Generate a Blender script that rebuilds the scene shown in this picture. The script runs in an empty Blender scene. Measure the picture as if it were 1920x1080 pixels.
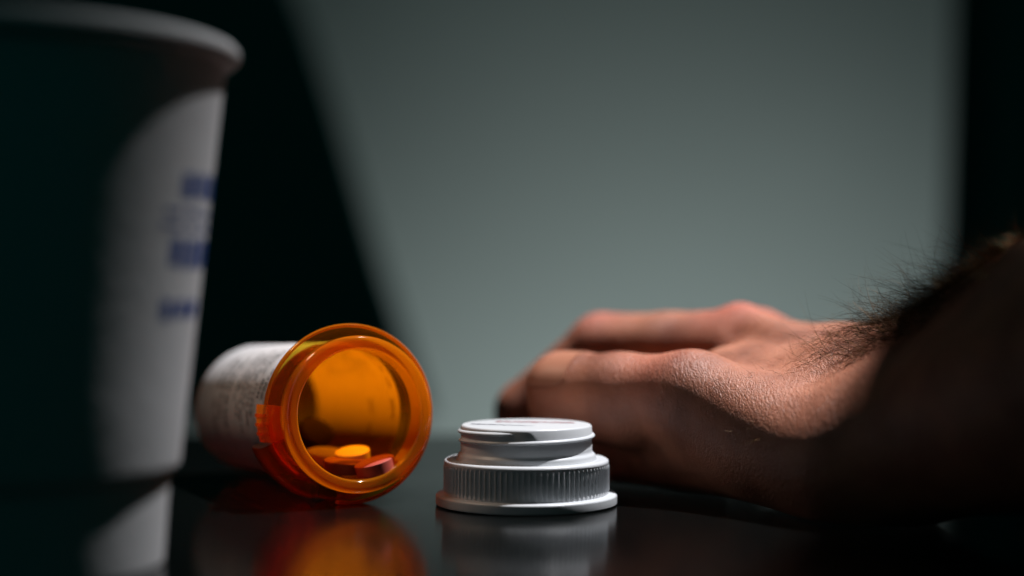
import bpy, bmesh, math, random
import numpy as np
from mathutils import Vector, Matrix, Quaternion

random.seed(7)
rng = np.random.default_rng(7)
S = bpy.context.scene
COL = S.collection
MM = 0.001
R = math.radians

# ------------------------------------------------------------------ camera
FPX, HOR, CAM_D, CAM_H = 3000.0, 532.0, 353.0, 48.5      # focal length in photo pixels, horizon row, mm, mm
cd = bpy.data.cameras.new('camera')
cam = bpy.data.objects.new('camera', cd)
COL.objects.link(cam)
cam.location = (0, -CAM_D * MM, CAM_H * MM)
cam.rotation_euler = (R(90) - 8.0 / FPX, 0, 0)
cd.sensor_width = 36
cd.lens = FPX / 1920 * 36
cd.clip_start = 0.01
cd.clip_end = 50
cd.dof.use_dof = True
cd.dof.focus_distance = 0.343
cd.dof.aperture_fstop = 4.2
S.camera = cam

# ------------------------------------------------------------------ world, lamps, exposure
w = bpy.data.worlds.new('World')
S.world = w
w.use_nodes = True
bg = w.node_tree.nodes['Background']
bg.inputs[0].default_value = (0.05, 1.0, 0.95, 1)
bg.inputs[1].default_value = 0.015


def lamp_spot(name, loc, target, watts, size_deg, blend, radius, color):
    l = bpy.data.lights.new(name, 'SPOT')
    l.energy = watts
    l.spot_size = R(size_deg)
    l.spot_blend = blend
    l.shadow_soft_size = radius
    l.color = color
    o = bpy.data.objects.new(name, l)
    COL.objects.link(o)
    o.location = loc
    d = Vector(target) - Vector(loc)
    o.rotation_euler = d.to_track_quat('-Z', 'Y').to_euler()
    return o


# the desk lamp above and to the right, and the lamp that washes the back wall
lamp_spot('key_lamp', (0.36, 0.14, 0.95), (0.08, 0.08, 0.0), 108, 32, 1.0, 0.011, (0.98, 0.98, 1.0))
lamp_spot('left_lamp', (-0.19, 0.03, 0.27), (-0.035, 0.0, 0.01), 1.0, 24, 0.6, 0.025, (1.0, 0.74, 0.54))   # dim warm light from the left
lamp_spot('rim_helper', (0.45, 0.60, 0.35), (0.130, -0.060, 0.066), 45, 7, 0.6, 0.03, (1.0, 0.70, 0.42))   # added for the warm rim along the forearm
lamp_spot('wall_lamp', (0.22, 0.92, -0.52), (0.20, 1.65, -0.22), 18, 92, 1.0, 0.05, (0.86, 1.0, 0.97))

S.view_settings.view_transform = 'Standard'
S.view_settings.look = 'None'
S.view_settings.exposure = 0.0
S.view_settings.gamma = 1.0
S.cycles.use_denoising = True
S.cycles.max_bounces = 16
S.cycles.diffuse_bounces = 8
S.cycles.glossy_bounces = 6
S.cycles.transparent_max_bounces = 24
S.cycles.caustics_reflective = False
S.cycles.caustics_refractive = False
S.cycles.sample_clamp_indirect = 3.0


# ------------------------------------------------------------------ helpers
def P(px, py, Z):
    """mm position of the photo pixel (px, py) at depth Z mm from the camera"""
    return Vector(((px - 960) / FPX * Z, Z - CAM_D, CAM_H - (py - HOR) / FPX * Z))


def Q(px, z, Z):
    """mm position at photo column px, height z mm above the table, depth Z mm"""
    return Vector(((px - 960) / FPX * Z, Z - CAM_D, z))


def nodes(name):
    m = bpy.data.materials.new(name)
    m.use_nodes = True
    nt = m.node_tree
    return m, nt, nt.nodes, nt.links, nt.nodes['Principled BSDF']


def pmat(name, color, rough=0.5, spec=0.5, noise=None, bump=None, coat=0.0, coat_rough=0.05, sss=0.0):
    m, nt, N, L, b = nodes(name)
    b.inputs['Base Color'].default_value = (*color, 1)
    b.inputs['Roughness'].default_value = rough
    b.inputs['Specular IOR Level'].default_value = spec
    b.inputs['Coat Weight'].default_value = coat
    b.inputs['Coat Roughness'].default_value = coat_rough
    if sss:
        b.inputs['Subsurface Weight'].default_value = sss
        b.inputs['Subsurface Radius'].default_value = (1, 1, 1)
        b.inputs['Subsurface Scale'].default_value = 0.0012
    tc = N.new('ShaderNodeTexCoord')
    if noise:
        sc, amt = noise
        t = N.new('ShaderNodeTexNoise')
        t.inputs['Scale'].default_value = sc
        t.inputs['Detail'].default_value = 5
        L.new(tc.outputs['Object'], t.inputs['Vector'])
        mx = N.new('ShaderNodeMix')
        mx.data_type = 'RGBA'
        mx.inputs[6].default_value = (*[c * (1 - amt) for c in color], 1)
        mx.inputs[7].default_value = (*[min(1, c * (1 + amt)) for c in color], 1)
        L.new(t.outputs['Fac'], mx.inputs[0])
        L.new(mx.outputs[2], b.inputs['Base Color'])
    if bump:
        sc, dist = bump
        t = N.new('ShaderNodeTexNoise')
        t.inputs['Scale'].default_value = sc
        t.inputs['Detail'].default_value = 4
        L.new(tc.outputs['Object'], t.inputs['Vector'])
        bp = N.new('ShaderNodeBump')
        bp.inputs['Strength'].default_value = 1
        bp.inputs['Distance'].default_value = dist
        L.new(t.outputs['Fac'], bp.inputs['Height'])
        L.new(bp.outputs[0], b.inputs['Normal'])
    return m


def amber_mat(name, body, tint, glow):
    """clear amber plastic: tinted see-through, a little milky, glossy"""
    m, nt, N, L, b = nodes(name)
    N.remove(b)
    out = N['Material Output']
    tr = N.new('ShaderNodeBsdfTransparent')
    tr.inputs[0].default_value = (*tint, 1)
    tl = N.new('ShaderNodeBsdfTranslucent')
    tl.inputs[0].default_value = (*glow, 1)
    df = N.new('ShaderNodeBsdfDiffuse')
    df.inputs[0].default_value = (*glow, 1)
    gl = N.new('ShaderNodeBsdfGlossy')
    gl.inputs['Roughness'].default_value = 0.07
    gl.inputs[0].default_value = (1, 0.93, 0.85, 1)
    m1 = N.new('ShaderNodeMixShader')
    m1.inputs[0].default_value = 0.35
    L.new(tl.outputs[0], m1.inputs[1])
    L.new(df.outputs[0], m1.inputs[2])
    m2 = N.new('ShaderNodeMixShader')
    m2.inputs[0].default_value = body
    L.new(tr.outputs[0], m2.inputs[1])
    L.new(m1.outputs[0], m2.inputs[2])
    fr = N.new('ShaderNodeFresnel')
    geo = N.new('ShaderNodeNewGeometry')              # the walls do not bend light, so both faces reflect alike
    io = N.new('ShaderNodeMapRange')
    io.inputs['To Min'].default_value = 1.5
    io.inputs['To Max'].default_value = 1 / 1.5
    L.new(geo.outputs['Backfacing'], io.inputs['Value'])
    L.new(io.outputs[0], fr.inputs['IOR'])
    m3 = N.new('ShaderNodeMixShader')
    L.new(fr.outputs[0], m3.inputs[0])
    L.new(m2.outputs[0], m3.inputs[1])
    L.new(gl.outputs[0], m3.inputs[2])
    L.new(m3.outputs[0], out.inputs[0])
    return m


def link(name, bm_or_me, mat, parent=None, smooth=True, matrix=None):
    if isinstance(bm_or_me, bmesh.types.BMesh):
        me = bpy.data.meshes.new(name)
        bm_or_me.normal_update()
        bm_or_me.to_mesh(me)
        bm_or_me.free()
    else:
        me = bm_or_me
    me.name = name
    me.materials.clear()
    me.materials.append(mat)
    if smooth:
        me.shade_smooth()
        if hasattr(me, 'set_sharp_from_angle'):
            me.set_sharp_from_angle(angle=R(40))
    o = bpy.data.objects.new(name, me)
    COL.objects.link(o)
    if parent:
        o.parent = parent
    if matrix is not None:
        o.matrix_local = matrix
    return o


def thing(name, label, cat, loc_mm=(0, 0, 0), group=None):
    o = bpy.data.objects.new(name, None)
    o.empty_display_size = 0.01
    COL.objects.link(o)
    o.location = Vector(loc_mm) * MM
    tag(o, label, cat, group)
    return o


def tag(o, label, cat, group=None):
    o['label'] = label
    o['category'] = cat
    if group:
        o['group'] = group
    return o


def lathe(profile, n=96, a0=0.0, a1=360.0, closed=True, rad=None):
    """revolve profile [(r, z)] in mm about Z; closed profile loops on itself; arc from a0 to a1 deg"""
    bm = bmesh.new()
    full = abs(a1 - a0 - 360) < 1e-6
    steps = n if full else n + 1
    rings = []
    for i in range(steps):
        a = R(a0 + (a1 - a0) * i / n)
        ring = []
        for k, (r, z) in enumerate(profile):
            rr = rad(r, z, a, k) if rad else r
            ring.append(bm.verts.new((rr * math.cos(a) * MM, rr * math.sin(a) * MM, z * MM)))
        rings.append(ring)
    m = len(profile)
    for i in range(n):
        A, B = rings[i], rings[(i + 1) % steps]
        for k in range(m if closed else m - 1):
            bm.faces.new((A[k], B[k], B[(k + 1) % m], A[(k + 1) % m]))
    if not full:
        bm.faces.new(rings[0][::-1] if closed else rings[0][::-1])
        bm.faces.new(rings[-1])
    bmesh.ops.remove_doubles(bm, verts=bm.verts, dist=1e-7)
    bmesh.ops.recalc_face_normals(bm, faces=bm.faces)
    return bm


def rounded(profile, radii, seg=4):
    """round the corners of an open profile; radii dict index -> mm"""
    out = []
    for i, p in enumerate(profile):
        r = radii.get(i, 0)
        if r and 0 < i < len(profile) - 1:
            p0, p1, p2 = Vector(profile[i - 1]), Vector(p), Vector(profile[i + 1])
            d0, d2 = (p0 - p1), (p2 - p1)
            r0 = min(r, d0.length * .49, d2.length * .49)
            a, b = p1 + d0.normalized() * r0, p1 + d2.normalized() * r0
            for k in range(seg + 1):
                t = k / seg
                q = a * (1 - t) ** 2 + p1 * 2 * t * (1 - t) + b * t * t
                out.append((q.x, q.y))
        else:
            out.append(tuple(p))
    return out


def box_bm(x0, x1, y0, y1, z0, z1, bevel=0.0, seg=2):
    bm = bmesh.new()
    bmesh.ops.create_cube(bm, size=1)
    for v in bm.verts:
        v.co = Vector(((x0 + x1) / 2 + v.co.x * (x1 - x0), (y0 + y1) / 2 + v.co.y * (y1 - y0),
                       (z0 + z1) / 2 + v.co.z * (z1 - z0))) * MM
    if bevel:
        bmesh.ops.bevel(bm, geom=list(bm.edges), offset=bevel * MM, segments=seg, affect='EDGES', profile=0.6)
    return bm


def text_polys(body, size, bold=0.0):
    """flat mesh of a line of lettering, in mm; returns list of triangles of (x, y)"""
    c = bpy.data.curves.new('lettering', 'FONT')
    c.body = body
    c.size = size
    c.offset = bold
    c.resolution_u = 3
    o = bpy.data.objects.new('lettering', c)
    COL.objects.link(o)
    dg = bpy.context.evaluated_depsgraph_get()
    me = bpy.data.meshes.new_from_object(o.evaluated_get(dg))
    me.calc_loop_triangles()
    tris = [[(me.vertices[v].co.x, me.vertices[v].co.y) for v in t.vertices] for t in me.loop_triangles]
    bpy.data.objects.remove(o)
    bpy.data.curves.remove(c)
    bpy.data.meshes.remove(me)
    return tris


# ------------------------------------------------------------------ materials
M_wall = pmat('painted_wall', (0.435, 0.46, 0.455), 0.85, 0.2, noise=(2.2, .10))
M_floor = pmat('dark_carpet', (0.02, 0.022, 0.022), 0.95, 0.1)
M_chair = pmat('black_upholstery', (0.045, 0.19, 0.185), 0.9, 0.05, bump=(900, .0004))
M_curtain = pmat('black_curtain', (0.05, 0.20, 0.19), 0.95, 0.0)
M_cap = pmat('white_polypropylene', (0.47, 0.485, 0.505), 0.36, 0.34, bump=(700, .00002))
M_foam = pmat('white_foam', (0.60, 0.60, 0.61), 0.75, 0.2, bump=(450, .0001))
M_blue = pmat('blue_ink', (0.02, 0.065, 0.27), 0.7, 0.2)
M_red = pmat('red_ink', (0.20, 0.012, 0.03), 0.5, 0.3)
M_black_ink = pmat('black_ink', (0.012, 0.012, 0.014), 0.6, 0.2)
M_dark_ink = pmat('dark_ink', (0.035, 0.035, 0.06), 0.6, 0.2)
M_amber = amber_mat('amber_plastic', 0.05, (0.99, 0.49, 0.035), (1.0, 0.36, 0.012))
M_amber_lip = amber_mat('milky_amber_plastic', 0.42, (0.98, 0.62, 0.08), (1.0, 0.36, 0.012))  # milky for the thick lip; also brightens the flange outline and first lug
M_amber_flange = amber_mat('clear_amber_plastic', 0.08, (0.84, 0.68, 0.16), (1.0, 0.36, 0.012))
M_yellow = pmat('yellow_tablet', (0.95, 0.86, 0.32), 0.5, 0.4, noise=(600, .08))
M_pink = pmat('pink_tablet', (0.40, 0.065, 0.045), 0.5, 0.4, noise=(600, .1))
M_brown = pmat('orange_tablet', (0.25, 0.075, 0.03), 0.5, 0.4, noise=(600, .12))
M_shadow_pill = pmat('shadow_tablet', (0.035, 0.01, 0.008), 0.5, 0.3)  # near-black colour stands in for the shadow deep in the bottle
M_hair = pmat('dark_hair', (0.035, 0.018, 0.009), 0.55, 0.25)
hn = M_hair.node_tree
_at = hn.nodes.new('ShaderNodeAttribute')
_at.attribute_name = 'tone'
_mx = hn.nodes.new('ShaderNodeMix')
_mx.data_type = 'RGBA'
_mx.inputs[6].default_value = (0.018, 0.010, 0.006, 1)
_mx.inputs[7].default_value = (0.42, 0.22, 0.09, 1)
hn.links.new(_at.outputs['Fac'], _mx.inputs[0])
hn.links.new(_mx.outputs[2], hn.nodes['Principled BSDF'].inputs['Base Color'])
M_hair.node_tree.nodes['Principled BSDF'].inputs['Specular Tint'].default_value = (1.0, 0.62, 0.30, 1)
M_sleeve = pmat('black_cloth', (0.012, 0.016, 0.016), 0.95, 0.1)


def table_mat():
    m, nt, N, L, b = nodes('black_lacquer')
    b.inputs['Base Color'].default_value = (0.002, 0.0024, 0.0023, 1)
    b.inputs['Roughness'].default_value = 0.13
    b.inputs['IOR'].default_value = 1.26
    tc = N.new('ShaderNodeTexCoord')
    t = N.new('ShaderNodeTexNoise')
    t.inputs['Scale'].default_value = 35
    t.inputs['Detail'].default_value = 8
    L.new(tc.outputs['Object'], t.inputs['Vector'])
    r = N.new('ShaderNodeMapRange')
    r.inputs['To Min'].default_value = 0.10
    r.inputs['To Max'].default_value = 0.21
    L.new(t.outputs['Fac'], r.inputs['Value'])
    L.new(r.outputs[0], b.inputs['Roughness'])
    return m


M_table = table_mat()


def label_mat(name, through, c0=.46, c1=.58):
    m, nt, N, L, b = nodes(name)
    N.remove(b)
    out = N['Material Output']
    tc = N.new('ShaderNodeTexCoord')
    t = N.new('ShaderNodeTexNoise')
    t.inputs['Scale'].default_value = 250
    t.inputs['Detail'].default_value = 6
    L.new(tc.outputs['Object'], t.inputs['Vector'])
    mx = N.new('ShaderNodeMix')
    mx.data_type = 'RGBA'
    mx.inputs[6].default_value = (c0, c0 * .98, c0, 1)
    mx.inputs[7].default_value = (c1, c1 * .98, c1, 1)
    L.new(t.outputs['Fac'], mx.inputs[0])
    tl = N.new('ShaderNodeBsdfTranslucent')
    df = N.new('ShaderNodeBsdfDiffuse')
    L.new(mx.outputs[2], tl.inputs[0])
    L.new(mx.outputs[2], df.inputs[0])
    m1 = N.new('ShaderNodeMixShader')
    m1.inputs[0].default_value = through
    L.new(df.outputs[0], m1.inputs[1])
    L.new(tl.outputs[0], m1.inputs[2])
    L.new(m1.outputs[0], out.inputs[0])
    return m


M_label = label_mat('label_paper', 0.07)
M_label_translucent = label_mat('translucent_label_paper', 0.92, .58, .66)


def skin_mat():
    m, nt, N, L, b = nodes('skin')
    b.inputs['Roughness'].default_value = 0.5
    b.inputs['Specular IOR Level'].default_value = 0.42
    b.inputs['Subsurface Weight'].default_value = 0.25
    b.inputs['Subsurface Radius'].default_value = (1.0, 0.4, 0.25)
    b.inputs['Subsurface Scale'].default_value = 0.002
    tc = N.new('ShaderNodeTexCoord')
    # blotchy colour
    t = N.new('ShaderNodeTexNoise')
    t.inputs['Scale'].default_value = 70
    t.inputs['Detail'].default_value = 6
    L.new(tc.outputs['Object'], t.inputs['Vector'])
    cr = N.new('ShaderNodeValToRGB')
    cr.color_ramp.elements[0].position = 0.3
    cr.color_ramp.elements[0].color = (0.20, 0.066, 0.036, 1)
    cr.color_ramp.elements[1].position = 0.72
    cr.color_ramp.elements[1].color = (0.43, 0.165, 0.095, 1)
    L.new(t.outputs['Fac'], cr.inputs[0])
    # redder knuckles from a vertex attribute
    at = N.new('ShaderNodeAttribute')
    at.attribute_name = 'redness'
    mx = N.new('ShaderNodeMix')
    mx.data_type = 'RGBA'
    L.new(at.outputs['Fac'], mx.inputs[0])
    L.new(cr.outputs[0], mx.inputs[6])
    mx.inputs[7].default_value = (0.46, 0.115, 0.08, 1)
    L.new(mx.outputs[2], b.inputs['Base Color'])
    # skin relief: diamond cells stretched across the hand + fine oblique lines
    mp = N.new('ShaderNodeMapping')
    mp.inputs['Rotation'].default_value = (0, R(-32), R(20))
    mp.inputs['Scale'].default_value = (2300, 1500, 1000)
    L.new(tc.outputs['Object'], mp.inputs['Vector'])
    wn = N.new('ShaderNodeTexNoise')
    wn.inputs['Scale'].default_value = 0.35
    wn.inputs['Detail'].default_value = 3
    L.new(mp.outputs[0], wn.inputs['Vector'])
    ad = N.new('ShaderNodeVectorMath')
    ad.operation = 'MULTIPLY_ADD'
    L.new(wn.outputs['Color'], ad.inputs[0])
    ad.inputs[1].default_value = (1.4, 1.4, 1.4)
    L.new(mp.outputs[0], ad.inputs[2])
    v = N.new('ShaderNodeTexVoronoi')
    v.feature = 'DISTANCE_TO_EDGE'
    v.inputs['Scale'].default_value = 1.0
    L.new(ad.outputs[0], v.inputs['Vector'])
    vr = N.new('ShaderNodeMapRange')
    vr.inputs['From Max'].default_value = 0.22
    L.new(v.outputs['Distance'], vr.inputs['Value'])
    at2 = N.new('ShaderNodeAttribute')
    at2.attribute_name = 'wrinkle'
    wv = N.new('ShaderNodeTexNoise')
    wv.inputs['Scale'].default_value = 1.0
    wv.inputs['Detail'].default_value = 2
    wv.inputs['Distortion'].default_value = 0.6
    mp2 = N.new('ShaderNodeMapping')
    mp2.inputs['Rotation'].default_value = (0, R(-38), R(10))
    mp2.inputs['Scale'].default_value = (1500, 260, 190)
    L.new(tc.outputs['Object'], mp2.inputs['Vector'])
    L.new(mp2.outputs[0], wv.inputs['Vector'])
    wm = N.new('ShaderNodeMath')
    wm.operation = 'MULTIPLY'
    L.new(wv.outputs['Fac'], wm.inputs[0])
    L.new(at2.outputs['Fac'], wm.inputs[1])
    fn = N.new('ShaderNodeTexNoise')
    fn.inputs['Scale'].default_value = 2200
    fn.inputs['Detail'].default_value = 3
    L.new(tc.outputs['Object'], fn.inputs['Vector'])
    s1 = N.new('ShaderNodeMath')
    s1.operation = 'MULTIPLY_ADD'
    L.new(wm.outputs[0], s1.inputs[0])
    s1.inputs[1].default_value = 1.8
    # criss-cross of fine skin lines: two streaky noises at an angle, over faint cells
    acc = None
    for ang, wgt in ((-35, 1.0), (38, 0.7)):
        m3 = N.new('ShaderNodeMapping')
        m3.inputs['Rotation'].default_value = (R(15), R(ang), R(25))
        m3.inputs['Scale'].default_value = (2100, 620, 480)
        L.new(tc.outputs['Object'], m3.inputs['Vector'])
        n3 = N.new('ShaderNodeTexNoise')
        n3.inputs['Scale'].default_value = 1.0
        n3.inputs['Detail'].default_value = 2.5
        n3.inputs['Distortion'].default_value = 0.5
        L.new(m3.outputs[0], n3.inputs['Vector'])
        mm = N.new('ShaderNodeMath')
        mm.operation = 'MULTIPLY_ADD'
        mm.inputs[1].default_value = wgt * 1.3
        L.new(n3.outputs['Fac'], mm.inputs[0])
        if acc is None:
            vm = N.new('ShaderNodeMath')
            vm.operation = 'MULTIPLY'
            vm.inputs[1].default_value = 0.38
            L.new(vr.outputs[0], vm.inputs[0])
            L.new(vm.outputs[0], mm.inputs[2])
        else:
            L.new(acc, mm.inputs[2])
        acc = mm.outputs[0]
    L.new(acc, s1.inputs[2])
    s2 = N.new('ShaderNodeMath')
    s2.operation = 'MULTIPLY_ADD'
    L.new(fn.outputs['Fac'], s2.inputs[0])
    s2.inputs[1].default_value = 0.5
    L.new(s1.outputs[0], s2.inputs[2])
    bp = N.new('ShaderNodeBump')
    bp.inputs['Strength'].default_value = 0.9
    bp.inputs['Distance'].default_value = 0.00017
    L.new(s2.outputs[0], bp.inputs['Height'])
    L.new(bp.outputs[0], b.inputs['Normal'])
    return m


M_skin = skin_mat()

# ------------------------------------------------------------------ the setting
wall = link('wall', box_bm(-1600, 1600, 1650, 1700, -730, 1500), M_wall, smooth=False)
wall['kind'] = 'structure'
floor = link('floor', box_bm(-1600, 1600, -1200, 1650, -780, -730), M_floor, smooth=False)
floor['kind'] = 'structure'

table = thing('table', 'glossy black table under the bottle, the cap, the cup and the hand', 'table', (0, 0, 0))
link('tabletop', box_bm(-700, 300, -420, 165, -28, 0, 2.0, 3), M_table, table)
for sx in (-640, 240):
    for sy in (-380, 120):
        link('leg', box_bm(sx - 20, sx + 20, sy - 20, sy + 20, -730, -28.5, 2), M_table, table)

# chair back: a padded slab that leans, seen far out of focus behind the cup
def chair_back():
    bm = bmesh.new()
    # right-hand outline in photo terms, deeper going up
    right = [(800, 780), (748, 620), (708, 500), (660, 340), (618, 200), (562, 30), (496, -120), (380, -230)]
    Zf = 1450
    pts = [P(px, py, Zf) for px, py in right]
    left = [Vector((-900 - 0.0 * i, p.y, p.z)) for i, p in enumerate(pts)]
    rows = []
    for i, (l, r) in enumerate(zip(left, pts)):
        row = []
        for k in range(9):
            t = k / 8
            p = l.lerp(r, t)
            row.append(bm.verts.new((p + Vector((0, -26 * (1 - (2 * t - 1) ** 4), 0))) * MM))
        rows.append(row)
    for a, b in zip(rows[:-1], rows[1:]):
        for k in range(8):
            bm.faces.new((a[k], a[k + 1], b[k + 1], b[k]))
    ret = bmesh.ops.extrude_face_region(bm, geom=list(bm.faces))
    vs = [g for g in ret['geom'] if isinstance(g, bmesh.types.BMVert)]
    bmesh.ops.translate(bm, verts=vs, vec=(0, 0.07, 0))
    bmesh.ops.recalc_face_normals(bm, faces=bm.faces)
    return bm


ch = thing('chair', 'large black chair back, blurred, with a slanted edge behind the cup and the bottle', 'chair', P(500, 800, 1450))
o = link('backrest', chair_back(), M_chair)
o.parent = ch
o.matrix_parent_inverse = Matrix.Translation(-ch.location)


# curtain: folded dark cloth at the right
def curtain_bm():
    bm = bmesh.new()
    n = 120
    x0, x1 = (1770 - 960) / FPX * 1150, 900
    rows = []
    for z in np.linspace(-725, 900, 12):
        row = []
        for i in range(n + 1):
            t = i / n
            x = x0 + (x1 - x0) * t + 5 * math.sin(z * .004)
            y = 797 + 22 * math.sin(t * 62) + 9 * math.sin(t * 27 + 1)
            row.append(bm.verts.new(Vector((x - (z - 0) * .0 + 8 * (z / 400.0) * (1 - t), y, z)) * MM))
        rows.append(row)
    for a, b in zip(rows[:-1], rows[1:]):
        for i in range(n):
            bm.faces.new((a[i], a[i + 1], b[i + 1], b[i]))
    ret = bmesh.ops.extrude_face_region(bm, geom=list(bm.faces))
    vs = [g for g in ret['geom'] if isinstance(g, bmesh.types.BMVert)]
    bmesh.ops.translate(bm, verts=vs, vec=(0, 0.004, 0))
    bmesh.ops.recalc_face_normals(bm, faces=bm.faces)
    return bm


tag(link('curtain', curtain_bm(), M_curtain), 'black curtain hanging at the right edge behind the arm', 'curtain')

# ------------------------------------------------------------------ foam cup
CUPZ = 275.0
cup = thing('foam_cup', 'white foam cup with rolled rim and blue print, close up at the left', 'cup', Q(8, 0, CUPZ))


def cup_r(z):
    return 29.6 + (37.5 - 29.6) * (z - 17.0) / (86.0 - 17.0)


prof = [(0, 0.8), (25.0, 0.8), (25.7, 0), (26.8, 0), (27.9, 15.6), (29.6, 17.0)]
prof += [(cup_r(z), z) for z in (30, 45, 60, 75, 86.0)]
prof += [(35.4, 87.5), (33.0, 60), (27.6, 18.5), (25.4, 8), (24.5, 6), (0, 6)]
prof = rounded(prof, {3: 1.0, 4: .7, 5: .8})
link('body', lathe(prof, 128, closed=False), M_foam, cup)
rim = [(37.8 + 2.3 * math.cos(t), 88.2 + 1.9 * math.sin(t)) for t in np.linspace(0, 2 * math.pi, 20, endpoint=False)]
link('rim', lathe(rim, 128), M_foam, cup)


def cup_print():
    bm = bmesh.new()
    # soft-edged unreadable blocks of print: (z centre, height, [(azimuth start, end)])
    rows = [(64.8, 5.0, [(-19, -12), (-10, -3), (-1, 8)]),
            (60.4, 0.9, [(-26, -18), (-16, -6), (-4, 8)]),
            (58.0, 0.9, [(-27, -17), (-15, -8), (-5, 8)]),
            (53.6, 5.4, [(-22, -15), (-13, -5), (-3, 8)]),
            (44.2, 3.6, [(-24, -18), (-16, -9), (-7, 2)])]
    for zc, h, spans in rows:
        for a0, a1 in spans:
            for j in range(3):                     # three strokes per block
                b0 = a0 + (a1 - a0) * j / 3
                b1 = b0 + (a1 - a0) / 3 * (0.84 if h > 2 else 0.9)
                z0, z1 = zc - h / 2 * random.uniform(.75, 1), zc + h / 2 * random.uniform(.75, 1)
                grid = []
                for z in (z0, z1):
                    grid.append([bm.verts.new(Vector(((cup_r(z) + .06) * math.cos(R(a)), (cup_r(z) + .06) * math.sin(R(a)), z)) * MM)
                                 for a in (b0, (b0 + b1) / 2, b1)])
                for k in range(2):
                    bm.faces.new((grid[0][k], grid[0][k + 1], grid[1][k + 1], grid[1][k]))
    return bm


link('blue_print', cup_print(), M_blue, cup)

# ------------------------------------------------------------------ bottle cap
cap = thing('bottle_cap', 'white ribbed plastic bottle cap standing upside down with its threaded plug upward', 'cap', Q(987, 0, CAM_D))
fl = rounded([(0, .4), (19.2, .4), (19.5, 0), (20.0, .25), (20.0, 2.1), (19.6, 2.42), (17.6, 2.5)], {2: .2, 3: .2, 4: .3, 5: .25})
link('flange', lathe(fl, 160, closed=False), M_cap, cap)
NR = 92


def rib(r, z, a, k):
    if z < 2.9 or z > 9.0 or r < 17:
        return r
    f = (a * NR / (2 * math.pi)) % 1.0
    ridge = math.exp(-((f - .5) / .16) ** 2)
    fade = min(1, (z - 2.9) / .5, (9.0 - z) / .5)
    return r + (0.40 * ridge - 0.12) * fade


sk = [(18.1, 2.35), (18.1, 2.9), (18.05, 3.4)] + [(18.0, z) for z in (4, 5, 6, 7, 8)] + [(18.0, 8.5), (18.05, 9.0)]
sk += [(18.15, 9.35), (18.0, 9.75), (17.6, 10.0), (16.6, 10.02), (15.4, 9.9), (14.8, 9.8)]
link('ribbed_skirt', lathe(sk, NR * 10, closed=False, rad=rib), M_cap, cap)
pg = rounded([(15.6, 9.75), (15.35, 10.4), (15.2, 11.0), (14.5, 11.6), (14.45, 17.1), (14.1, 17.55), (0, 17.6)], {1: .3, 2: .5, 3: .4, 5: .35})
link('plug', lathe(pg, 160, closed=False), M_cap, cap)


def thread_bm():
    bm = bmesh.new()
    n, m = 260, 10
    a0, a1 = R(165), R(165 + 463)       # starts at the left, runs by the front, round the back, ends in front
    rings = []
    for i in range(n + 1):
        t = i / n
        a = a0 + (a1 - a0) * t
        z = 14.2 + 1.9 * (a - R(180)) / (2 * math.pi)
        e = min(1, t / .06, (1 - t) / .06)
        e = e * e * (3 - 2 * e)
        ring = []
        for k in range(m):
            q = 2 * math.pi * k / m
            rr = 14.35 + (0.15 + .62 * math.cos(q)) * e
            ring.append(bm.verts.new(Vector((rr * math.cos(a), rr * math.sin(a), z + .46 * math.sin(q) * (.3 + .7 * e))) * MM))
        rings.append(ring)
    for A, B in zip(rings[:-1], rings[1:]):
        for k in range(m):
            bm.faces.new((A[k], A[(k + 1) % m], B[(k + 1) % m], B[k]))
    bm.faces.new(rings[0])
    bm.faces.new(rings[-1][::-1])
    bmesh.ops.recalc_face_normals(bm, faces=bm.faces)
    return bm


link('thread', thread_bm(), M_cap, cap)


def ink_stroke(pts, wdt, z):
    bm = bmesh.new()
    prev = None
    for i, p in enumerate(pts):
        d = Vector(pts[min(i + 1, len(pts) - 1)]) - Vector(pts[max(i - 1, 0)])
        nrm = Vector((-d.y, d.x)).normalized() * wdt[i] * .5
        a = bm.verts.new(Vector((p[0] + nrm.x, p[1] + nrm.y, z)) * MM)
        b = bm.verts.new(Vector((p[0] - nrm.x, p[1] - nrm.y, z)) * MM)
        if prev:
            bm.faces.new((prev[0], prev[1], b, a))
        prev = (a, b)
    return bm


xs = np.linspace(-6.6, 10.6, 60)
pts = [(x, 5.6 - 3.2 * ((x + 6.6) / 17.2) + 0.5 * math.sin(x * 2.1) + .3 * math.sin(x * 5.3)) for x in xs]
link('red_print', ink_stroke(pts, [random.uniform(.7, 2.0) for _ in xs], 17.63), M_red, cap, smooth=False)
xs = np.linspace(-12.2, 2.0, 30)
pts = [(x, -0.5 - 5.0 * (x + 12.2) / 14.2 + .2 * math.sin(x * 3)) for x in xs]
link('dark_print', ink_stroke(pts, [1.5 * (1 - i / 34) * random.uniform(.5, 1.1) for i in range(30)], 17.63), M_dark_ink, cap, smooth=False)

# ------------------------------------------------------------------ pill bottle
MOUTH = P(657, 776, CAM_D)
BASE = P(477, 766, CAM_D + 58)
axis = (MOUTH - BASE)
LEN = axis.length
az = axis.normalized()
ax = Vector((0, 0, 1)).cross(az).normalized()
ay = az.cross(ax)
rot = Matrix((ax, ay, az)).transposed().to_4x4()
bottle = thing('pill_bottle', 'amber pill bottle with a white printed label lying open on its side', 'pill bottle', BASE)
bottle.matrix_world = Matrix.Translation(BASE * MM) @ rot
U = LEN                                              # u of the flange
bo = [(0, 0.5), (14.6, 0.5), (15.2, 0), (15.6, .2), (15.9, .9), (16.0, U - 9), (16.4, U - 3), (16.4, U + .8),
      (14.25, U + .8), (14.25, U - 1.4), (15.1, U - 2.6), (14.9, U - 9), (14.6, 1.8), (14.2, 1.4), (0, 1.4)]
link('body', lathe(rounded(bo, {2: .3, 4: .5, 13: .3}), 128, closed=False), M_amber, bottle)
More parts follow.
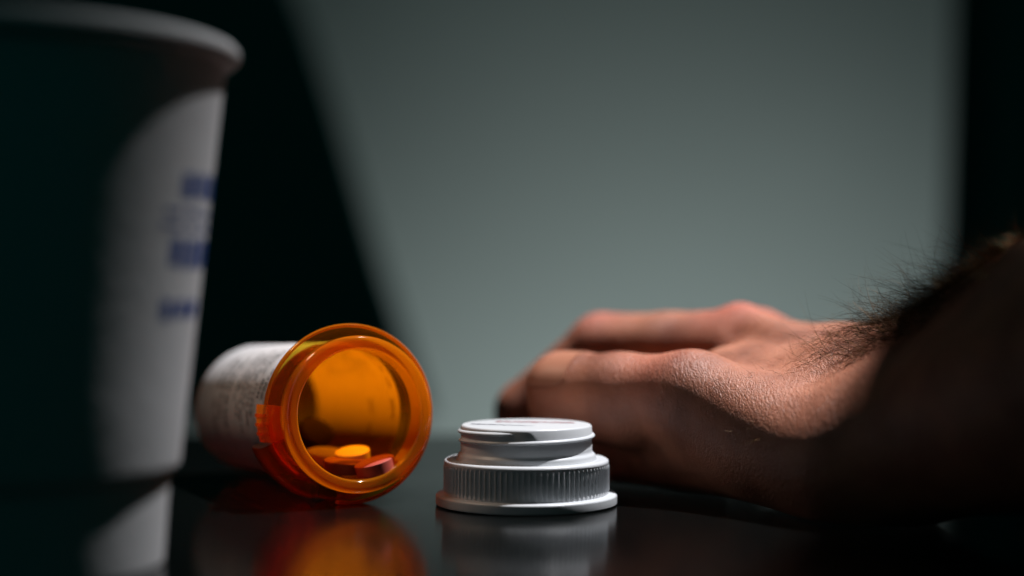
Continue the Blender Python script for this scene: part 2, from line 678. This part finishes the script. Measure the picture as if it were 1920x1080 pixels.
lip = rounded([(14.2, U + .81), (14.2, U + 5.3), (14.5, U + 6.1), (16.4, U + 6.2), (17.15, U + 5.6), (17.2, U + 3.6), (16.6, U + .81)],
              {1: .5, 2: .5, 3: .6, 4: .6, 5: .5})
link('mouth_lip', lathe(lip, 128), M_amber_lip, bottle)
fp = [(16.45, U - 1.2), (19.3, U - 1.2), (19.75, U - .9), (19.85, U - .3), (19.75, U + .3), (19.3, U + .6), (16.45, U + .6)]
link('flange', lathe(fp, 110, -100, 172), M_amber_flange, bottle)


rt = [(19.55 + .42 * math.cos(t), U - .3 + .8 * math.sin(t)) for t in np.linspace(0, 2 * math.pi, 14, endpoint=False)]
link('flange_highlight', lathe(rt, 110, -100.5, 172.5), M_amber_lip, bottle)  # milkier ring added as the bright edge-lit outline of the flange


def lug(a0, a1, u0, u1, ri, ro, chamfer=.8):
    pr = rounded([(ri, u0), (ro - chamfer, u0), (ro, u0 + chamfer), (ro, u1 - chamfer), (ro - chamfer, u1), (ri, u1)], {2: .4, 3: .4}, 3)
    return lathe(pr, 24, a0, a1)


for args in ((172, 197, U - 8.5, U + .5, 16.45, 19.2), (201, 252, U - 14.5, U - 6.5, 16.3, 19.7), (257, 300, U - 12, U - 5, 16.3, 19.3)):
    link('lug', lug(*args), M_amber_lip if args[0] == 172 else M_amber, bottle)  # first lug gets the brighter amber to show the light falling on it
# raised grip ribs on the first lug, and a guard wall between the lugs and the lip
for a in (178, 184, 190):
    link('grip_rib', lug(a, a + 2.2, U - 7, U - .5, 19.0, 19.75, .25), M_amber_lip, bottle)
link('guard_wall', lathe([(16.5, U - 4.2), (17.6, U - 4.2), (18.0, U - 3.6), (18.0, U - .6), (17.4, U + .2), (16.5, U + .2)], 40, 173, 199), M_amber, bottle)


# the label: a paper sheet round the body; text runs down its near side
def cyl(r, phi, u):
    return Vector((r * math.cos(phi), r * math.sin(phi), u)) * MM


def label_bm(n, a0, a1):
    bm = bmesh.new()
    u0, u1 = 3.0, U - 9.6
    grids = []
    for r in (16.16,):
        g = []
        for i in range(n + 1):
            a = R(a0 + (a1 - a0) * i / n)
            lift = 0.0
            if a < R(a0 + 5):
                lift = .0
            g.append([bm.verts.new(cyl(r + lift + (0.12 * max(0, 1 - abs(math.degrees(a) - 96) / 9) * (1 - k / 6)), a, u0 + (u1 - u0) * k / 6)) for k in range(7)])
        grids.append(g)
    A = grids[0]
    for i in range(n):
        for k in range(6):
            bm.faces.new((A[i][k], A[i + 1][k], A[i + 1][k + 1], A[i][k + 1]))
    bmesh.ops.recalc_face_normals(bm, faces=bm.faces)
    return bm


lab = link('label', label_bm(48, 97, 238), M_label, bottle)
link('translucent_label', label_bm(54, -72, 96.6), M_label_translucent, bottle)  # added see-through half, paler so the inside of the bottle looks lit
RL = 16.27


def print_bm():
    bm = bmesh.new()

    def tri_text(body, size, phi0, u, bold=0.0, stretch=1.0):
        for t in text_polys(body, size, bold):
            bm.faces.new([bm.verts.new(cyl(RL, R(phi0) + x * stretch / RL, u + y)) for x, y in t])

    def bar(p0, p1, u0, u1):
        n = max(1, int(abs(p1 - p0) / 4))
        for i in range(n):
            a, b = R(p0 + (p1 - p0) * i / n), R(p0 + (p1 - p0) * (i + 1) / n)
            bm.faces.new([bm.verts.new(cyl(RL, q, u)) for q, u in ((a, u0), (b, u0), (b, u1), (a, u1))])

    def scribble(p0, p1, u, h, dens=.72):
        # small print too fine to read: letter-like strokes in words
        p = p0
        while p < p1:
            for _ in range(random.randint(3, 8)):
                wd = random.uniform(2.0, 3.2)
                if p + wd > p1:
                    break
                k = random.random()
                if k < .6:
                    bar(p, p + wd * .3, u, u + h)
                if k > .25:
                    bar(p + wd * .7, p + wd, u, u + h)
                q = random.choice((0, .38, .7))
                bar(p, p + wd, u + h * q, u + h * (q + .24))
                p += wd + .9
            p += 2.6 if random.random() < dens else 8.0

    E = U - 9.6
    tri_text('PINK', 1.95, 153, E - 4.9, .035, 1.0)
    tri_text('MX32', 1.95, 150, E - 7.5, .035, 1.0)
    scribble(122, 151, E - 4.9, 1.35, .9)
    for u, a0, a1 in ((E - 8.7, 112, 205), (E - 2.6, 118, 200), (E - 1.8, 118, 200)):
        bar(a0, a1, u, u + .15)
    bar(203.5, 204.9, E - 12, E - 1.8)
    u = E - 11.0
    for k, (a0, a1) in enumerate(((118, 184), (122, 192), (126, 178), (116, 198), (124, 186), (121, 172))):
        scribble(a0, a1, u, 1.2, .9)
        scribble(a0 - 90, a0 - 48, u, 1.3, .5)
        u -= 2.6
    u -= 1.5
    for k, (a0, a1) in enumerate(((128, 200), (132, 186), (126, 204))):
        scribble(a0, a1, u - 2, 1.9, .9)
        scribble(30, 70, u - 2, 2.0, .5)
        u -= 4.4
    scribble(20, 62, E - 4, 1.8, .7)
    scribble(-40, 10, E - 5, 1.8, .7)
    scribble(-30, 12, E - 18, 2.2, .7)
    return bm


link('label_print', print_bm(), M_black_ink, lab, smooth=False)


# ------------------------------------------------------------------ tablets in the bottle
def tablet_bm(rx, ry, th, crown, facet=0):
    prof = [(0, th / 2 + crown), (.45, th / 2 + crown * .8), (.78, th / 2 + crown * .42), (.95, th / 2 + crown * .05), (1.0, th / 2 - .12)]
    prof = prof + [(r, -z) for r, z in prof[::-1]]
    bm = lathe([(r, z) for r, z in prof], 48, closed=False)
    for v in bm.verts:
        v.co.x *= rx
        v.co.y *= ry
    return bm


def tablet(name, label, mat, pos, rx, ry, th, crown, euler):
    o = link(name, tablet_bm(rx, ry, th, crown), mat)
    o.location = pos * MM
    o.rotation_euler = [R(e) for e in euler]
    tag(o, label, 'tablet', 'tablets inside the open bottle')
    return o


tablet('tablet', 'pink round tablet nearest the bottle mouth at the right', M_pink, Q(704, 8.0, 354), 4.5, 4.5, 2.8, .5, (7, -15, 0))
tablet('tablet', 'dull orange tablet lying left of the pink tablet, in front of the yellow one', M_brown, Q(648, 7.6, 359), 4.9, 4.4, 2.6, .6, (5, 3, 8))
tablet('tablet', 'bright yellow tablet behind the orange tablet', M_yellow, Q(661, 9.5, 362), 4.0, 3.2, 2.6, .5, (14, -8, 20))
tablet('tablet', 'dim yellow tablet just behind the lip at the left of the orange one', M_yellow, Q(612, 8.6, 369), 4.8, 3.8, 2.4, .6, (9, 6, -20))
tablet('tablet', 'tablet leaning upright deep inside the bottle, coloured dark for the shadow there', M_shadow_pill, Q(590, 12.0, 388), 4.8, 3.8, 3.0, .7, (60, 14, 40))

# ------------------------------------------------------------------ the person: left hand and forearm
VOX = 0.9


def round_cone(X, Y, Zg, a, b, ra, rb):
    ba = b - a
    l2 = float(ba.dot(ba))
    px, py, pz = X - a.x, Y - a.y, Zg - a.z
    t = np.clip((px * ba.x + py * ba.y + pz * ba.z) / l2, 0, 1)
    return np.sqrt((px - ba.x * t) ** 2 + (py - ba.y * t) ** 2 + (pz - ba.z * t) ** 2) - (ra + (rb - ra) * t)


def smin(a, b, k):
    h = np.clip(0.5 + 0.5 * (b - a) / k, 0, 1)
    return b + (a - b) * h - k * h * (1 - h)


class Field:
    def __init__(self, lo, hi):
        self.lo = np.array(lo, np.float32)
        self.n = ((np.array(hi) - self.lo) / VOX).astype(int) + 1
        self.ax = [self.lo[i] + VOX * np.arange(self.n[i], dtype=np.float32) for i in range(3)]
        self.f = np.full(self.n, 40.0, np.float32)

    def add(self, a, b, ra, rb, k):
        mg = 2 * k + 12
        m = max(ra, rb) + mg
        sl = []
        for i in range(3):
            lo, hi = min(a[i], b[i]) - m, max(a[i], b[i]) + m
            i0 = max(0, int((lo - self.lo[i]) / VOX))
            i1 = min(self.n[i], int((hi - self.lo[i]) / VOX) + 2)
            sl.append(slice(i0, max(i0, i1)))
        X = self.ax[0][sl[0]][:, None, None]
        Y = self.ax[1][sl[1]][None, :, None]
        Z = self.ax[2][sl[2]][None, None, :]
        d = round_cone(X, Y, Z, a, b, ra, rb)
        sub = self.f[tuple(sl)]
        self.f[tuple(sl)] = smin(sub, d, k)

    def carve(self, a, b, r, k):
        m = r + 2 * k + 4
        sl = []
        for i in range(3):
            lo, hi = min(a[i], b[i]) - m, max(a[i], b[i]) + m
            sl.append(slice(max(0, int((lo - self.lo[i]) / VOX)), min(self.n[i], int((hi - self.lo[i]) / VOX) + 2)))
        X = self.ax[0][sl[0]][:, None, None]
        Y = self.ax[1][sl[1]][None, :, None]
        Z = self.ax[2][sl[2]][None, None, :]
        d = -round_cone(X, Y, Z, a, b, r, r)
        sub = self.f[tuple(sl)]
        self.f[tuple(sl)] = -smin(-sub, -d, k)


def surface_nets(f, lo, h):
    s = f < 0
    nx, ny, nz = f.shape
    c = np.zeros((nx - 1, ny - 1, nz - 1), np.uint8)
    for dx in (0, 1):
        for dy in (0, 1):
            for dz in (0, 1):
                c += s[dx:nx - 1 + dx, dy:ny - 1 + dy, dz:nz - 1 + dz]
    act = (c > 0) & (c < 8)
    idx = -np.ones(c.shape, np.int32)
    ijk = np.argwhere(act)
    idx[act] = np.arange(len(ijk))
    acc = np.zeros((len(ijk), 3), np.float64)
    cnt = np.zeros(len(ijk))
    corners = [(x, y, z) for x in (0, 1) for y in (0, 1) for z in (0, 1)]
    for a in corners:
        for b in corners:
            if sum(b[i] - a[i] for i in range(3)) == 1 and all(b[i] >= a[i] for i in range(3)):
                fa = f[ijk[:, 0] + a[0], ijk[:, 1] + a[1], ijk[:, 2] + a[2]]
                fb = f[ijk[:, 0] + b[0], ijk[:, 1] + b[1], ijk[:, 2] + b[2]]
                x = (fa < 0) != (fb < 0)
                t = np.where(x, fa / np.where(x, fa - fb, 1), 0)[:, None]
                p = np.array(a)[None] + t * (np.array(b) - np.array(a))[None]
                acc += p * x[:, None]
                cnt += x
    v = (ijk + acc / cnt[:, None]) * h + lo
    quads = []
    for d in range(3):
        e1, e2 = [(1, 2), (2, 0), (0, 1)][d]
        a = [slice(1, -1)] * 3
        a[d] = slice(0, -1)
        b = [slice(1, -1)] * 3
        b[d] = slice(1, None)
        A, B = s[tuple(a)], s[tuple(b)]
        off = [1, 1, 1]
        off[d] = 0
        q = np.argwhere(A != B)
        inside = A[q[:, 0], q[:, 1], q[:, 2]]
        g = q + np.array(off)

        def gi(o1, o2):
            gg = g.copy()
            gg[:, e1] -= o1
            gg[:, e2] -= o2
            return idx[gg[:, 0], gg[:, 1], gg[:, 2]]
        quad = np.stack([gi(1, 1), gi(0, 1), gi(0, 0), gi(1, 0)], 1)
        quad[~inside] = quad[~inside][:, ::-1]
        quads.append(quad)
    return v, np.concatenate(quads)


def smooth_mesh(verts, quads, n=4):
    e = np.concatenate([quads[:, [i, (i + 1) % 4]] for i in range(4)])
    for it in range(n):
        acc = np.zeros_like(verts)
        cnt = np.zeros(len(verts))
        np.add.at(acc, e[:, 0], verts[e[:, 1]])
        np.add.at(cnt, e[:, 0], 1)
        np.add.at(acc, e[:, 1], verts[e[:, 0]])
        np.add.at(cnt, e[:, 1], 1)
        verts = verts + ((0.55 if it % 2 == 0 else -0.50)) * (acc / cnt[:, None] - verts)
    return verts


F = Field((-8, -190, -1), (300, 115, 160))
thumb = [Q(1300, 23.0, 360), Q(1060, 22.6, 384)]
index = [Q(1388, 30.6, 404), Q(1130, 31.0, 430), Q(988, 13.5, 436), Q(1040, 8.4, 446)]
middle = [Q(1420, 29.0, 424), Q(1225, 27.0, 450), Q(1120, 12.5, 456), Q(1160, 8.4, 464)]
ring_f = [Q(1452, 26.0, 446), Q(1290, 23.0, 470), Q(1205, 11.5, 474), Q(1220, 8.2, 480)]
little = [Q(1490, 21.5, 464), Q(1372, 18.0, 486), Q(1310, 10.0, 490), Q(1330, 7.6, 494)]
radii = {0: (11.8, 9.6, 8.6, 7.6), 1: (11.8, 9.6, 8.6, 7.6), 2: (11.0, 9.2, 8.2, 7.4), 3: (10.0, 8.2, 7.4, 6.8)}
C5, C4, C3, C2 = Q(1594, 11.8, 332), Q(1598, 20.5, 353), Q(1603, 23.5, 368), Q(1607, 22.5, 383)
# palm: metacarpals, then the wrist and forearm
C1 = Q(1612, 19.0, 394)
for c, end, r, r2 in ((C5, thumb[0], 11.8, 9.8), (C4, Q(1370, 23.5, 380), 13.4, 10.2), (C3, index[0], 13, 9.6), (C2, middle[0], 12.5, 9.6),
                      (C2, ring_f[0], 12, 9.4), (C1, little[0], 11, 9.0)):
    F.add(c, end, r, r2, 10)
F.add(Q(1300, 12.5, 374), Q(1574, 11.6, 328), 12.0, 11.6, 8)
F.add(Q(1190, 12, 392), Q(1330, 12, 376), 10.5, 11.5, 6)             # fingertips and palm pads folded beneath
F.add(Q(1125, 9.2, 396), Q(1290, 9.6, 382), 9.0, 9.6, 6)
F.add(Q(1200, 12, 410), Q(1400, 13, 395), 11, 12.5, 6)            # heel of the hand on the little-finger side
F.add(Q(1440, 15, 378), Q(1570, 16, 350), 10, 13.0, 8)
WU, WR = Q(1690, 16.0, 326), Q(1690, 21.5, 354)
F.add(C5, WU, 11.8, 14.5, 8)
F.add(C2, WR, 13, 15.0, 8)
F.add(C4, (WU + WR) / 2, 13.5, 15.5, 8)
fdir = Vector((.53, -.77, .31)).normalized()
E1, E2 = WU + fdir * 75 + Vector((2, -2, 0)), WR + fdir * 75 + Vector((-2, -12, 1))
F.add(WU, E1, 15.5, 28, 9)
F.add(WR, E2, 16, 27, 9)
F.add(E1, E1 + fdir * 140, 28, 38, 9)
F.add(E2, E2 + fdir * 140, 27, 37, 9)
# thumb: lying on its side, blunt tip to the left; then the bent fingers
tm = thumb[0].lerp(thumb[1], .55)
F.add(thumb[0], tm, 9.7, 9.3, 4.5)
F.add(tm, thumb[1], 9.2, 9.3, 3)
F.add(thumb[1] + Vector((-1.4, .6, 2.2)), thumb[1] + Vector((4, -1.8, 2.2)), 7.2, 7.2, 2)
F.add(thumb[1] + Vector((0, 0.6, -3.5)), thumb[0].lerp(thumb[1], .5) + Vector((0, 0, -4)), 7.2, 8.5, 4)
for fi, fg in enumerate((index, middle, ring_f, little)):
    rr = radii[fi]
    F.add(fg[0], fg[0] + (fg[1] - fg[0]) * .5, rr[0], (rr[0] + rr[1]) / 2 - .7, 4.5)
    F.add(fg[0] + (fg[1] - fg[0]) * .5, fg[1], (rr[0] + rr[1]) / 2 - .7, rr[1], 2.5)
    F.add(fg[1], fg[2], rr[1] - .3, rr[2], 1.5)
    F.add(fg[2], fg[3], rr[2], rr[3], 1.5)
# tendons and knuckle heads
for c, fgr in ((C3, index), (C2, middle)):
    F.add(c + Vector((-10, 0, 9)), fgr[0] + Vector((0, 0, 8.2)), 3.0, 4.2, 4)
verts, quads = surface_nets(F.f, F.lo, VOX)
# smooth the voxel steps a little, and keep the hand on the table
verts = smooth_mesh(verts, quads)
verts[:, 2] = np.maximum(verts[:, 2], 0.15)
me = bpy.data.meshes.new('person')
me.from_pydata((verts * MM).tolist(), [], quads.tolist())
me.update()


def blob(c, r):
    return np.exp(-((verts - np.array(c)) ** 2).sum(1) / (r * r))


red = .7 * blob(index[0] + Vector((0, 0, 11)), 11) + .6 * blob(index[1] + Vector((0, 0, 8)), 9) + .3 * blob(thumb[0] + Vector((-10, 0, 9)), 10) + .6 * blob(middle[0] + Vector((0, 0, 10)), 12)
wr = blob(C5 + Vector((6, -4, 8)), 24) + .4 * blob(C4, 18) + .55 * blob(Q(1240, 32, 366), 8)
for nm, arr in (('redness', np.clip(red, 0, 1)), ('wrinkle', np.clip(wr, 0, 1))):
    at = me.attributes.new(nm, 'FLOAT', 'POINT')
    at.data.foreach_set('value', arr.astype(np.float32))
person = link('person', me, M_skin)
person.data.shade_smooth()
tag(person, 'hairy right hand and forearm of a person resting on the table, thumb nearest the camera', 'person')


# hair on the wrist, the forearm and the back of the hand: curved strands with three-sided section
def hair_bm():
    nrm = np.zeros((len(me.vertices), 3), np.float32)
    me.vertex_normals.foreach_get('vector', nrm.ravel()) if hasattr(me, 'vertex_normals') else None
    w0 = np.array((WU + WR) / 2)
    fd = np.array(fdir)
    along = (verts - w0) @ fd                       # mm up the forearm from the wrist
    hx = verts[:, 0]
    ok = nrm[:, 2] > -0.15
    dens = np.clip((along + 23) / 32, 0, 1) ** 1.3
    dens *= np.clip(nrm[:, 2] * 1.6 + .35, 0, 1) * ok
    dens[along > 44] = 0
    sd = np.array((-fdir.y, fdir.x, 0)) / math.hypot(fdir.x, fdir.y)
    across = (verts - w0) @ sd                      # away from the camera across the arm
    dens *= np.clip((across + 15) / 14, 0, 1)
    # sparse fine down on the hand
    back = (along <= -6) & (hx > 44) & (nrm[:, 2] > .1)
    out_v, out_f, tone = [], [], []

    def strand(root, n, length, dirv, curl, rad):
        p = root.copy()
        d = dirv / np.linalg.norm(dirv)
        side = np.cross(d, n)
        side /= (np.linalg.norm(side) + 1e-6)
        bend = rng.normal(0, curl) * side - n * abs(rng.normal(0, curl)) * .9
        segs = 7
        base = len(out_v)
        tn = max(0.0, rng.normal(.12, .3))
        for s in range(segs + 1):
            t = s / segs
            u = np.cross(d, side)
            rr = rad * (1 - t * .85)
            for q in (0, 2.094, 4.189):
                tone.append(tn)
                out_v.append((p + rr * (math.cos(q) * side + math.sin(q) * u)) * MM)
            if s:
                o = base + 3 * (s - 1)
                for k in range(3):
                    out_f.append((o + k, o + (k + 1) % 3, o + 3 + (k + 1) % 3, o + 3 + k))
            d = d + bend / segs + rng.normal(0, .05, 3)
            d /= np.linalg.norm(d)
            p = p + d * length / segs
            p[2] = max(p[2], .2)

    wts = dens / dens.sum()
    for i in rng.choice(len(verts), 6500, p=wts):
        n = nrm[i]
        d = n * rng.uniform(.15, .75) - fd * rng.uniform(-.1, .8) + np.array((-.35, 0, .15)) + rng.normal(0, .25, 3)
        strand(verts[i], n, rng.uniform(6, 20) * np.clip(.45 + .55 * (along[i] + 22) / 26, .4, 1) * (1 if along[i] < 30 else .7), d, 2.3, rng.uniform(.03, .058))
    bi = np.flatnonzero(back)
    for i in rng.choice(bi, 900):
        n = nrm[i]
        d = n * rng.uniform(.15, .5) + np.array((-.7, -.1, -.15)) + rng.normal(0, .25, 3)
        strand(verts[i], n, rng.uniform(1.5, 4.5), d, .7, rng.uniform(.02, .035))
    hm = bpy.data.meshes.new('arm_hair')
    hm.from_pydata([tuple(v) for v in out_v], [], out_f)
    hm.update()
    ha = hm.attributes.new('tone', 'FLOAT', 'POINT')
    ha.data.foreach_set('value', np.clip(np.array(tone, np.float32), 0, 1))
    return hm


hair = link('arm_hair', hair_bm(), M_hair, person)
hair['kind'] = 'stuff'

# unseen dark-clothed upper body, added right of the frame and shaped to shade the forearm
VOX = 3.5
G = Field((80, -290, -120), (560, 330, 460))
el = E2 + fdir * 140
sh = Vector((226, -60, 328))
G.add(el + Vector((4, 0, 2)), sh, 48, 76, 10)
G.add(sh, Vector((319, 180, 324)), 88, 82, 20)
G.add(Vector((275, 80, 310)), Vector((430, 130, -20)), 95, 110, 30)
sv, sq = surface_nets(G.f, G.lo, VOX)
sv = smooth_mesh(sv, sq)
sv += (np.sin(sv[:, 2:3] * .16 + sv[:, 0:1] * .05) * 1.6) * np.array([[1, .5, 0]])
sm = bpy.data.meshes.new('shade_torso')
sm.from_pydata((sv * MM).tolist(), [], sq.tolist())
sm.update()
link('shade_torso', sm, M_sleeve, person)


# thumbnail: a thin curved plate on the thumb, facing up and toward the camera
def nail_bm():
    t = (thumb[1] - thumb[0]).normalized()
    n = Vector((-.1, -.62, .78))
    n = (n - t * n.dot(t)).normalized()
    b = t.cross(n)
    bm = bmesh.new()
    top, low = [], []
    for i in range(11):
        u = -6.5 + 12.5 * i / 10                       # from the fold to the free edge
        half = 44 * math.sqrt(max(0.05, 1 - ((i - 5.2) / 6.4) ** 4))
        drop = max(0, u - 0.5) ** 2 * .055
        for lst, r in ((top, 9.75), (low, 9.2)):
            row = []
            for k in range(13):
                a = R(-half + 2 * half * k / 12)
                rr = r - drop
                row.append(bm.verts.new((thumb[1] + t * u + n * (rr * math.cos(a)) + b * (rr * math.sin(a))) * MM))
            lst.append(row)
    for g in (top, low):
        for i in range(10):
            for k in range(12):
                bm.faces.new((g[i][k], g[i][k + 1], g[i + 1][k + 1], g[i + 1][k]))
    for i in range(10):
        for k in (0, 12):
            bm.faces.new((top[i][k], top[i + 1][k], low[i + 1][k], low[i][k]))
    for k in range(12):
        for i in (0, 10):
            bm.faces.new((top[i][k], top[i][k + 1], low[i][k + 1], low[i][k]))
    bmesh.ops.recalc_face_normals(bm, faces=bm.faces)
    return bm


M_nail = pmat('fingernail', (0.37, 0.155, 0.095), 0.33, 0.5, noise=(300, .1))
link('fingernail', nail_bm(), M_nail, person)
